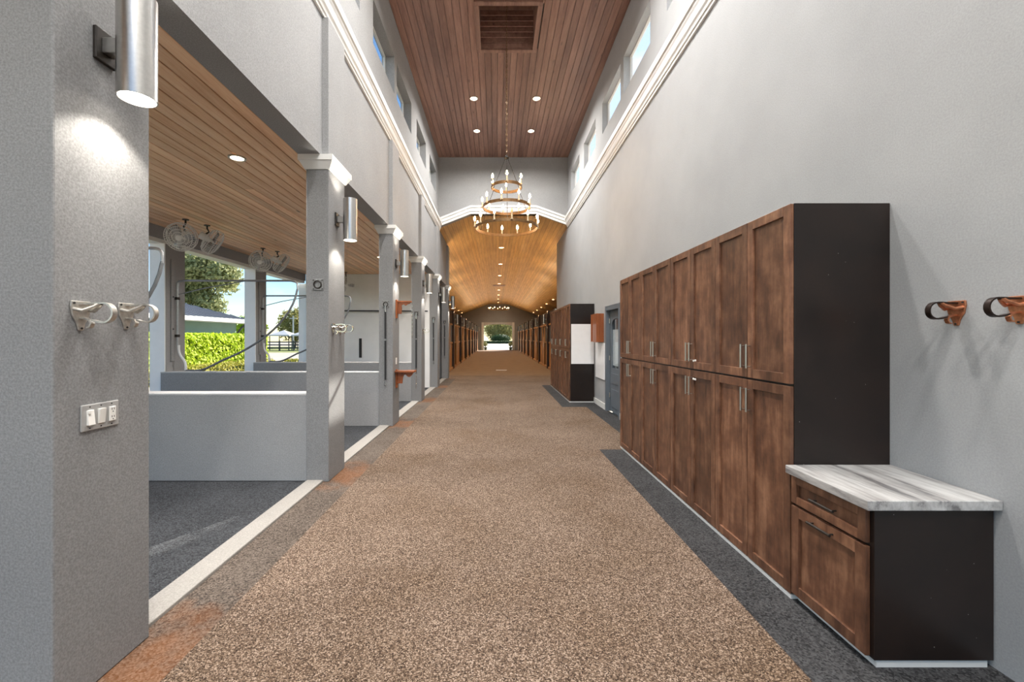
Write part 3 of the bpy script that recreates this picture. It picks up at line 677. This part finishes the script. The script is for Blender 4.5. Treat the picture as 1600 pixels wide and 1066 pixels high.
# ------------------------------------------------------------------ can lights
def can(label, loc, mat, group, r=.085, lampw=0, color=(1, .9, .78), size=.16):
    t = thing('recessed_light', label, 'ceiling light', loc, group=group)
    c = MB().ringband((0, 0, -.012), r + .02, .012, .022, 24); c.build('trim_ring', 'nickel', t, smooth=True)
    MB().cyl((0, 0, -.006), (0, 0, -.0005), r, 20).build('lens', mat, t)
    if lampw: lamp('AREA', t, (0, 0, -.03), lampw, color, size)
    return t
for j, y in enumerate((12.5, 10.8, 5.6, 3.9, .2, -1.5, -3.2)):  # rows nearer than the two far pairs are unseen, added to light walls and pillars
    for x in (-.56, 1.02):
        if y > 9: lb = '%s can light of the %s pair in the tall ceiling' % ('left' if x < 0 else 'right', ['far', 'near'][j])
        else: lb = '%s fill can light added out of view in the tall ceiling, %s row from the gable' % ('left' if x < 0 else 'right', ORD[j])
        can(lb, (x, y, H_CEIL - .001), 'lens_lit', 'can lights in the tall ceiling', lampw=NAVE_W, color=(1, .97, .93), size=.3)
for j, y in enumerate((19.7, 24.1, 28.6, 33.0, 37.4, 41.8, 46.2, 50.6)):
    can('%s can light along the ridge of the low hall' % ORD[j], (HCX, y, H_HALL - .001), 'lens_warm', 'can lights on the ridge of the hall', r=.11, lampw=HALL_W, color=(1, .82, .6))
    for x, sd_ in ((-4.1, 'left'), (4.5, 'right')):
        can('%s can light over the %s stalls of the hall' % (ORD[j], sd_), (x, y + .6, hz(x) - .012), 'lens_warm', 'can lights over the stalls', r=.11)
for j, y in enumerate((10.67, 7.72, 4.77, 1.82, -1.13)):  # all but the third are unseen, added to brighten the bays
    can('%s can light from the white end wall in the porch plank ceiling' % ORD[j], (-2.88, y, H_HEAD - .001), 'lens_lit', 'can lights of the porch', r=.07, lampw=48, color=(1, .97, .93))
tag(MB().box(HCX - .5, HCX + .5, 33.7, 34.5, H_HALL - .03, H_HALL).build('ceiling_vent', 'ceiling_wood', bevel=.01), 'brown vent panel on the ridge of the hall ceiling', 'vent')

# ------------------------------------------------------------------ chandeliers
def bulb_set(t, n, r, z, off, mat='bulb_lit', dead=None, drop=0):
    for k in range(n):
        a = off + 2 * math.pi * k / n; x, y = r * math.cos(a), r * math.sin(a)
        c = MB().lathe([(.024, 0), (.026, .012), (.012, .014), (.012, .10), (.015, .103), (.015, .108)], (x, y, z), 10).build('candle', 'candle_sleeve', t, smooth=True)
        MB().lathe([(.008, .108), (.017, .125), (.021, .145), (.017, .17), (.009, .19), (.002, .205)], (x, y, z), 10).build('bulb', 'bulb_dead' if k == dead else mat, c, smooth=True)
CX, CYc = 0.205, 8.30
t = thing('chandelier', 'three-tier iron ring chandelier with candle bulbs hanging in the tall aisle', 'chandelier', (CX, CYc, 3.69))
tiers = [(.605, 0, 12, .13), (.46, .40, 9, .3), (.30, .79, 6, .52)]
for j, (r, z, n, off) in enumerate(tiers):
    MB().ringband((0, 0, z), r, .055, .012, 56).build('ring', 'ring_iron', t, smooth=True)
    bulb_set(t, n, r + .012, z + .03, off, dead=9 if j == 0 else None)
hubz = 1.39
for k in range(3):
    a = R(30) + k * 2 * math.pi / 3; ca, sa = math.cos(a), math.sin(a)
    for (r0, z0), (r1, z1) in (((.60, .05), (.455, .41)), ((.455, .45), (.295, .80)), ((.295, .84), (.02, hubz))):
        n = 9; m = MB()
        for q in range(n):
            f0, f1 = q / n, (q + .8) / n
            p0 = Vector((ca * (r0 + (r1 - r0) * f0), sa * (r0 + (r1 - r0) * f0), z0 + (z1 - z0) * f0)); p1 = Vector((ca * (r0 + (r1 - r0) * f1), sa * (r0 + (r1 - r0) * f1), z0 + (z1 - z0) * f1))
            m.tube([p0, p1], .0055, 5)
        m.tube([(ca * r0, sa * r0, z0), (ca * r1, sa * r1, z1)], .003, 5)
        m.build('suspension_rod', 'iron', t)
MB().lathe([(.01, -.03), (.045, -.02), (.05, .0), (.02, .02), (.01, .05)], (0, 0, hubz), 16).build('hub', 'iron', t, smooth=True)
m = MB(); top = H_CEIL + .78 - 3.69; nl = 64; ll = (top - hubz - .04) / nl
for q in range(nl):
    c = Vector((0, 0, hubz + .05 + (q + .5) * ll)); pts = []
    for a in range(8):
        u, v = .013 * math.cos(a * math.pi / 4), ll * .66 * math.sin(a * math.pi / 4); pts.append(c + (Vector((u, 0, v)) if q % 2 else Vector((0, u, v))))
    m.tube(pts, .0045, 5, closed=True)
m.build('chain', 'ring_iron', t)
t = thing('ring_chandelier', 'lit ring chandelier far down the hall before the end wall', 'chandelier', (HCX + .02, 42.5, 4.32))
MB().ringband((0, 0, 0), .98, .06, .02, 48).build('ring', 'ring_iron', t, smooth=True)
bulb_set(t, 12, .99, .03, .1, 'bulb_far')
for k in range(3):
    a = k * 2 * math.pi / 3; MB().tube([(.97 * math.cos(a), .97 * math.sin(a), .05), (0, 0, .95)], .007, 5).build('suspension_rod', 'iron', t)
MB().tube([(0, 0, .93), (0, 0, H_HALL - 4.32)], .012, 6).build('stem', 'iron', t)

# ------------------------------------------------------------------ cage fans under the porch ceiling
def fan(label, anchor, head, aim, dia=.46):
    """anchor: point on the porch ceiling; head: centre of the cage; aim: direction the fan blows"""
    t = thing('cage_fan', label, 'fan', anchor, group='cage fans under the porch ceiling')
    h = Vector(head) - Vector(anchor); q = Vector(aim).to_track_quat('Z', 'Y').to_matrix().to_4x4(); M = Matrix.Translation(h) @ q
    r = dia / 2; m = MB()
    for rr, zz in ((r, .0), (r, .09), (r * .97, -.03), (r * .8, .12), (r * .6, .14), (r * .4, .148), (r * .8, -.07), (r * .55, -.09)):
        m.tube([(rr * math.cos(a), rr * math.sin(a), zz) for a in [2 * math.pi * k / 28 for k in range(28)]], .0045, 5, closed=True)
    for k in range(36):
        a = 2 * math.pi * k / 36; ca, sa = math.cos(a), math.sin(a)
        m.tube([(ca * rr, sa * rr, zz) for rr, zz in ((.04, .152), (r * .6, .14), (r * .8, .12), (r, .09), (r, 0), (r * .97, -.03), (r * .8, -.07), (.06, -.095))], .0024, 4)
    m.xf(M).build('cage', 'fan_white', t)
    MB().lathe([(.045, .149), (.045, .156), (.02, .158)], (0, 0, 0), 16).xf(M).build('badge', 'fan_white', t)
    MB().lathe([(.03, -.2), (.062, -.19), (.066, -.09), (.04, -.03), (.025, .04)], (0, 0, 0), 16).xf(M).build('motor', 'fan_white', t, smooth=True)
    for k in range(3):
        a0 = 2 * math.pi * k / 3; n = 7; b = MB()
        for i in range(n):
            f = i / (n - 1); rr = .03 + f * (r - .055); wd = (.035 + .1 * math.sin(f * 2.3)) / rr * .55 if rr > .05 else .5
            for s_ in (-1, 1):
                an = a0 + s_ * wd * .8; b.v.append((rr * math.cos(an), rr * math.sin(an), .03 + s_ * .028))
            if i: b.f.append((2 * i - 2, 2 * i - 1, 2 * i + 1, 2 * i))
        ob = b.xf(M).build('blade', 'galvanised', t, smooth=True); sm = ob.modifiers.new('thick', 'SOLIDIFY'); sm.thickness = .003
    MB().tube([(0, 0, 0), (0, 0, -.06), h * .5 + Vector((0, 0, .02)), h + M.to_3x3() @ Vector((0, 0, -.15))], .014, 8).build('stem', 'iron', t, smooth=True)
    MB().cyl((0, 0, -.012), (0, 0, 0), .05, 16).build('mount', 'iron', t)
fan('round cage fan facing the camera, left of the hedge view', (-5.27, 7.28, H_HEAD), (-5.27, 7.2, 3.29), (.25, -.85, -.35))
fan('cage fan seen from the side, right of the frontmost one', (-5.16, 7.66, H_HEAD), (-5.13, 7.72, 3.33), (.75, .5, -.55))
fan('round cage fan facing the camera, above the second white-cased post', (-5.24, 9.64, H_HEAD), (-5.26, 9.6, 3.31), (.25, -.85, -.35))
fan('cage fan seen from the side, above the second white-cased post', (-5.1, 10.0, H_HEAD), (-5.06, 10.05, 3.35), (.75, .5, -.55))
fan('cage fan in the far corner by the white end wall', (-4.62, 13.2, H_HEAD), (-4.58, 13.15, 3.2), (.3, -.85, -.3), .5)

# ------------------------------------------------------------------ wash booms with hoses
def bez(p0, p1, p2, p3, n=14):
    p0, p1, p2, p3 = map(Vector, (p0, p1, p2, p3)); o = []
    for i in range(n + 1):
        t_ = i / n; o.append(p0 * (1 - t_) ** 3 + p1 * 3 * t_ * (1 - t_) ** 2 + p2 * 3 * t_ ** 2 * (1 - t_) + p3 * t_ ** 3)
    return o
for i, lb in ((1, 'steel wash boom with a hose behind the front pillar'), (2, 'steel wash boom swung out across the white-cased posts, hose hanging'), (3, 'farthest steel wash boom crossing the blue sky')):
    yb = PZ[i] + .36; t = thing('wash_boom', lb, 'wash boom', (XO0 + .032 + .03, yb, 0), group='wash booms')
    hb = 2.66; e = 1.86 if i == 1 else 2.1
    arm = [(0, 0, 1.45), (0, 0, hb - .16)] + bez((0, 0, hb - .16), (0, 0, hb), (0, 0, hb), (.16, 0, hb), 6)[1:] + [(e, 0, hb)] + bez((e, 0, hb), (e + .14, 0, hb), (e + .16, 0, hb - .03), (e + .15, 0, hb - .18), 6)[1:]
    MB().tube(arm, .019, 8).build('boom_pipe', 'galvanised', t, smooth=True)
    MB().tube([(.02, 0, hb - .26), (.5, 0, hb - .14), (1.25, 0, hb - .01)], .01, 6).build('brace', 'galvanised', t, smooth=True)
    hose = bez((e + .15, 0, hb - .16), (e + .05, -.02, hb - .85), (e - .75, -.04, 1.35), (e - 1.2, -.05, 1.18)) + bez((e - 1.2, -.05, 1.18), (e - 1.55, -.06, 1.0), (.5, -.05, .95), (.18, -.04, .98), 10)[1:]
    MB().tube(hose, .02, 8).build('hose', 'hose_grey', t, smooth=True)
    MB().tube(bez((.02, 0, 1.45), (.02, -.02, 1.15), (.22, -.05, 1.25), (.18, -.04, .98), 10), .022, 8).build('coil_hose', 'fan_white', t, smooth=True)
    MB().tube([(.18, -.04, 1.0), (.2, -.04, .5), (.2, -.04, .0)], .016, 8).build('riser_pipe', 'dark_grey', t, smooth=True)
    for zz in (1.6, 2.3): MB().box(-.03, .02, -.035, .035, zz, zz + .05).build('clamp', 'iron', t)

# ------------------------------------------------------------------ wooden stall fronts in the hall
def stall(label, x, side, y0, y1, group):
    """side=+1: faces +x (left row)"""
    t = thing('horse_stall', label, 'stall', (x, (y0 + y1) / 2, 0), 0 if side > 0 else math.pi, group)
    L_ = (y1 - y0) / 2
    MB().box(-.1, .12, -side * L_ - .12, -side * L_ + .12, 0, 2.95).build('post', 'dark_wood', t, bevel=.01)
    MB().box(-.06, .02, -L_ + .12, L_ - .12, 2.28, 2.9).build('fascia', 'dark_wood', t)
    MB().box(-.05, .05, -L_ + .12, L_ - .12, 2.2, 2.28).build('top_rail', 'stall_wood', t)
    MB().box(-.05, .05, -L_ + .12, L_ - .12, 1.28, 1.36).build('middle_rail', 'stall_wood', t)
    MB().box(-.05, .08, -L_ + .12, L_ - .12, 0, .1).build('sill', 'stall_wood', t)
    dh = .62
    for a, b in ((-L_ + .12, -dh), (dh, L_ - .12)):
        MB().box(-.03, .015, a, b, .1, 1.28).build('board_panel', 'stall_wood', t)
        m = MB(); n = int((b - a) / .11)
        for k in range(n): m.cyl((0, a + (k + .5) * (b - a) / n, 1.36), (0, a + (k + .5) * (b - a) / n, 2.2), .012, 6)
        m.build('grille', 'galvanised', t)
    d = MB().box(.02, .07, -dh, dh, .08, 1.3).box(.02, .08, -dh, -dh + .1, .08, 2.25).box(.02, .08, dh - .1, dh, .08, 2.25).build('door', 'stall_wood', t, bevel=.006)
    yk = [(-dh + .1, 1.3), (dh - .1, 1.3), (dh - .1, 2.2)] + [(.42 * math.sin(R(a)), 2.2 - .6 * math.cos(R(a)) ** 1.0) for a in range(80, -81, -16)] + [(-dh + .1, 2.2)]
    MB().prism(yk, .03, .06, axis=0).build('yoke', 'stall_wood', d)
    MB().box(.08, .1, dh - .09, dh - .04, 1.05, 1.3).build('latch', 'chrome', d)
XS_L, XS_R = -2.25, 2.72
ys = [17.5 + 4.4 * k for k in range(8)]
for k, y in enumerate(ys):
    for x, sd_, nm in ((XS_L, 1, 'left'), (XS_R, -1, 'right')):
        stall('wooden horse stall front, %s from the camera on the %s of the hall' % (ORD[k], nm), x, sd_, y, y + 4.4, 'stall fronts of the hall')
        yy = y
        sconce('steel cylinder sconce on the %s stall post along the %s row' % (ORD[k], nm), (x + sd_ * .12, yy, 2.52), sd_, 'stall post sconces', power=34, warm=(1, .74, .44), smat='lens_warm', upf=5.0, upang=150)

# ------------------------------------------------------------------ outdoors
struct(MB().box(-140, 90, -60, 170, -.12, -.06).build('ground', 'drive', base=False))
struct(MB().box(-60, -9.5, 46, 75, -.06, -.05).build('ground_lawn', 'grass', base=False))
struct(MB().box(-9.3, -7.4, 5, 80, -.06, -.052).build('ground_path', 'concrete', base=False))

def leaves(n, fn, size, seed):
    rnd = random.Random(seed); m = MB()
    for _ in range(n):
        p, nrm = fn(rnd); s_ = size * rnd.uniform(.6, 1.3)
        u = Vector((rnd.gauss(0, 1), rnd.gauss(0, 1), rnd.gauss(0, 1))); u -= nrm * u.dot(nrm) * .55
        u.normalize(); v = u.cross(nrm + Vector((rnd.gauss(0, .4), rnd.gauss(0, .4), rnd.gauss(0, .4)))).normalized()
        p = Vector(p); m.add([p - u * s_, p + v * s_ * .45, p + u * s_, p - v * s_ * .45], [(0, 1, 2, 3)])
    return m
def hedge(name, label, x0, x1, y0, y1, h, mat, n, size, seed):
    t = thing(name, label, 'hedge', ((x0 + x1) / 2, (y0 + y1) / 2, -.06)); ax, ay = (x1 - x0) / 2, (y1 - y0) / 2
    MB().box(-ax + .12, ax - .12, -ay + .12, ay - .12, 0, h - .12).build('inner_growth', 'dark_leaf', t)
    A = [2 * ay * h, 2 * ax * h, 2 * ax * 2 * ay]
    def fn(r):
        q = r.random() * (A[0] + A[1] + A[2]); bu = .09 * math.sin(r.random() * 6)
        if q < A[0]: return (ax - .1 + r.random() * .2, r.uniform(-ay, ay), r.uniform(0, h)), Vector((1, 0, .2)).normalized()
        if q < A[0] + A[1]: return (r.uniform(-ax, ax), r.choice((-1, 1)) * (ay - .1 + r.random() * .15), r.uniform(0, h)), Vector((0, 1, .2)).normalized()
        return (r.uniform(-ax, ax), r.uniform(-ay, ay), h - .12 + r.random() * .22), Vector((.3, 0, 1)).normalized()
    stuff(leaves(n, fn, size, seed).build('leaves', mat, t, recalc=False))
hedge('hedge', 'tall bright green clipped hedge outside the porch', -13.4, -12.4, 8, 23.2, 1.72, 'hedge_leaf', 15000, .1, 3)
hedge('low_hedge', 'low yellowish hedge in front of the tall one', -12.1, -11.5, 8, 22.2, .5, 'low_leaf', 6000, .06, 4)
tg = None
def shrub(label, x, y, r, h, mat, n, seed, size=.1, name='shrub', cat='shrub'):
    t = thing(name, label, cat, (x, y, -.06))
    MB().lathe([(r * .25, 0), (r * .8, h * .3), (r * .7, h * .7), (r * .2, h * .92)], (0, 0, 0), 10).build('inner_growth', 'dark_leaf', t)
    def fn(q):
        a = q.random() * 2 * math.pi; u = q.uniform(.02, 1); d = Vector((math.cos(a) * math.sqrt(1 - (2 * u - 1) ** 2), math.sin(a) * math.sqrt(1 - (2 * u - 1) ** 2), 2 * u - 1))
        return (d.x * r * q.uniform(.85, 1.05), d.y * r * q.uniform(.85, 1.05), h / 2 + d.z * h / 2), d
    stuff(leaves(n, fn, size, seed).build('leaves', mat, t, recalc=False))
shrub('small yellow-green shrub at the end of the hedge by the drive', -10.85, 23.0, .6, .5, 'low_leaf', 900, 9, .06)
def tree(label, x, y, trunk_h, rx, rzv, mat, n, size, seed, name='tree', lobes=11, tr=.22):
    t = thing(name, label, 'tree', (x, y, -.06)); rnd = random.Random(seed)
    MB().tube([(0, 0, 0), (.1, .05, trunk_h * .5), (0, .1, trunk_h + rzv * .8)], [tr, tr * .75, tr * .4], 10).build('trunk', 'bark', t, smooth=True)
    cs = []
    for k in range(lobes):
        a = rnd.random() * 6.28; q = rnd.random() ** .6; zz = rnd.uniform(-.75, .8); q2 = q * math.sqrt(max(.1, 1 - zz * zz))
        cs.append((Vector((math.cos(a) * q2 * rx * .72, math.sin(a) * q2 * rx * .72, trunk_h + rzv + zz * rzv * .8)), rx * rnd.uniform(.3, .48)))
    br = MB()
    for c, r in cs[:7]: br.tube([(0, .05, trunk_h * .85), c * .5 + Vector((0, 0, trunk_h * .45)), c], [tr * .4, tr * .25, .03], 6)
    br.build('branches', 'bark', t, smooth=True)
    def fn(q):
        c, r = q.choice(cs); d = Vector((q.gauss(0, 1), q.gauss(0, 1), q.gauss(0, 1))).normalized(); return c + d * r * q.uniform(.55, 1.08), d
    stuff(leaves(n, fn, size, seed + 1).build('leaves', mat, t, recalc=False))
tree('large grey-green tree rising behind the metal roof', -25.5, 36.5, 3.2, 3.6, 2.9, 'tree_leaf', 11000, .2, 11, lobes=16)
tree('leafy tree left of the large one, behind the front post', -33, 24, 2.6, 3.4, 3.0, 'tree_leaf', 6000, .2, 12)
for k, (x, y, h, rx, rz_, mt, lb) in enumerate([(-31, 66, 1.2, 3.4, 2.4, 'far_leaf', 'rounded tree beyond the drive, above the white canopies'), (-26.5, 68, 1.0, 2.6, 1.9, 'far_leaf', 'smaller rounded tree beyond the drive, next to the pillar'),
        (-36, 62, 1.0, 3.0, 1.7, 'hedge_leaf', 'bright green tree just above the end of the hedge'), (-23.2, 58, .2, 1.7, 1.75, 'dark_leaf', 'dark conical evergreen beside the rail fence')]):
    tree(lb, x, y, h, rx, rz_, mt, 3500, .26, 20 + k)
# neighbouring house with a hipped metal roof
HX, HXB, HYA, HYB, EV = -15.4, -27.0, 2.0, 27.0, 2.72
t = thing('house', 'pale green house with a grey metal hip roof behind the hedge', 'house', ((HX + HXB) / 2, (HYA + HYB) / 2, -.06)); ax, ay = (HX - HXB) / 2, (HYB - HYA) / 2
MB().box(-ax + .6, ax - .6, -ay + .6, ay - .6, 0, EV).build('walls', 'green_stucco', t)
rise = ax * .36
rf = MB().add([(-ax, -ay, EV), (ax, -ay, EV), (ax, ay, EV), (-ax, ay, EV), (0, -ay + ax, EV + rise), (0, ay - ax, EV + rise)], [(0, 1, 4), (1, 2, 5, 4), (2, 3, 5), (3, 0, 4, 5), (0, 3, 2, 1)]).build('roof', 'metal_roof', t)
m = MB(); n = 60
for k in range(1, n):   # standing seams of the slope facing the barn
    y = -ay + k * 2 * ay / n; d = min(ax, y + ay, ay - y); f = d / ax
    m.tube([(ax, y, EV + .02), (ax - ax * f, y, EV + rise * f + .02)], .025, 4)
for k in range(1, 28):
    x = -ax + k * 2 * ax / 28; f = (ax - abs(x)) / ax
    m.tube([(x, ay, EV + .02), (x, ay - ax * f, EV + rise * f + .02)], .025, 4)
m.build('seams', 'metal_roof', rf)
MB().box(ax - .03, ax + .06, -ay, ay, EV - .2, EV + .02).box(-ax, ax, ay - .03, ay + .06, EV - .2, EV + .02).build('fascia', 'white_trim', t)
MB().box(ax - .6, ax, -ay, ay, EV - .22, EV - .19).build('soffit', 'white_trim', t)
MB().tube([(ax + .02, ay - .3, EV - .1), (ax - .35, ay - .5, EV - .5), (ax - .55, ay - .52, EV - .8), (ax - .56, ay - .52, 0)], .06, 8).build('downpipe', 'dark_grey', t)
# fence, canopies and pole far away
t = thing('rail_fence', 'dark rail fence across the far side of the drive', 'fence', (-24.5, 52, -.06))
for k in range(9): MB().box(-7 + k * 1.75 - .07, -7 + k * 1.75 + .07, -.07, .07, 0, 1.25).build('post', 'dark_grey', t)
for zz in (.3, .65, 1.0): MB().box(-7, 7, -.03, .03, zz, zz + .14).build('rail', 'dark_grey', t)
for k, (x, lb) in enumerate(((-27.2, 'white canopy left of the utility pole, beyond the fence'), (-24.4, 'white canopy right of the utility pole, beyond the fence'))):
    t = thing('canopy', lb, 'canopy', (x, 55, -.06), group='white canopies beyond the fence')
    MB().add([(-1.3, -1.3, 1.95), (1.3, -1.3, 1.95), (1.3, 1.3, 1.95), (-1.3, 1.3, 1.95), (0, 0, 2.55), (-1.3, -1.3, 1.8), (1.3, -1.3, 1.8), (1.3, 1.3, 1.8), (-1.3, 1.3, 1.8)],
             [(0, 1, 4), (1, 2, 4), (2, 3, 4), (3, 0, 4), (0, 5, 6, 1), (1, 6, 7, 2), (2, 7, 8, 3), (3, 8, 5, 0), (5, 8, 7, 6)]).build('roof', 'white_trim', t)
    for sx in (-1, 1):
        for sy in (-1, 1): MB().cyl((sx * 1.2, sy * 1.2, 0), (sx * 1.2, sy * 1.2, 1.85), .06, 8).build('leg', 'dark_grey', t)
t = thing('utility_pole', 'thin pale utility pole beyond the drive', 'pole', (-27.9, 59, -.06)); MB().cyl((0, 0, 0), (0, 0, 4.6), .12, 8, .09).build('shaft', 'galvanised', t); MB().box(-.5, .5, -.05, .05, 4.2, 4.3).build('crossarm', 'galvanised', t)
# beyond the far doorway
tree('broad tree framed by the far doorway', 1.6, 128, 1.9, 6.0, 2.2, 'far_leaf', 8000, .3, 41, lobes=18)
tree('tree at the left in the far doorway', -6.5, 140, 1.9, 4.2, 2.4, 'tree_leaf', 4000, .3, 42)
tree('tree at the right in the far doorway', 9.5, 142, 2.0, 4.6, 2.4, 'tree_leaf', 4000, .3, 43)
shrub('round dark shrub bed framed by the far doorway', 1.2, 116, 2.6, 2.4, 'dark_leaf', 2500, 44, .18)
hedge('doorway_hedge', 'dark clipped hedge behind the far doorway', -6, 9, 110, 111, .6, 'dark_leaf', 3500, .12, 45)
for x, lb in ((DX0 + .5, 'potted shrub at the left jamb of the far doorway'), (DX1 - .5, 'potted shrub at the right jamb of the far doorway')):
    t = thing('potted_shrub', lb, 'potted plant', (x, Y_END - .55, 0), group='potted shrubs at the far doorway')
    MB().lathe([(.14, 0), (.2, .35), (.22, .38), (.18, .38)], (0, 0, 0), 16).build('pot', 'ceramic_green', t, smooth=True)
    MB().tube([(0, 0, .3), (.01, 0, .6)], .025, 6).build('stem', 'bark', t)
    def fnp(q): d = Vector((q.gauss(0, 1), q.gauss(0, 1), q.gauss(0, 1))).normalized(); return Vector((0, 0, .72)) + d * .3 * q.uniform(.5, 1), d
    stuff(leaves(400, fnp, .06, 50).build('leaves', 'tree_leaf', t, recalc=False))
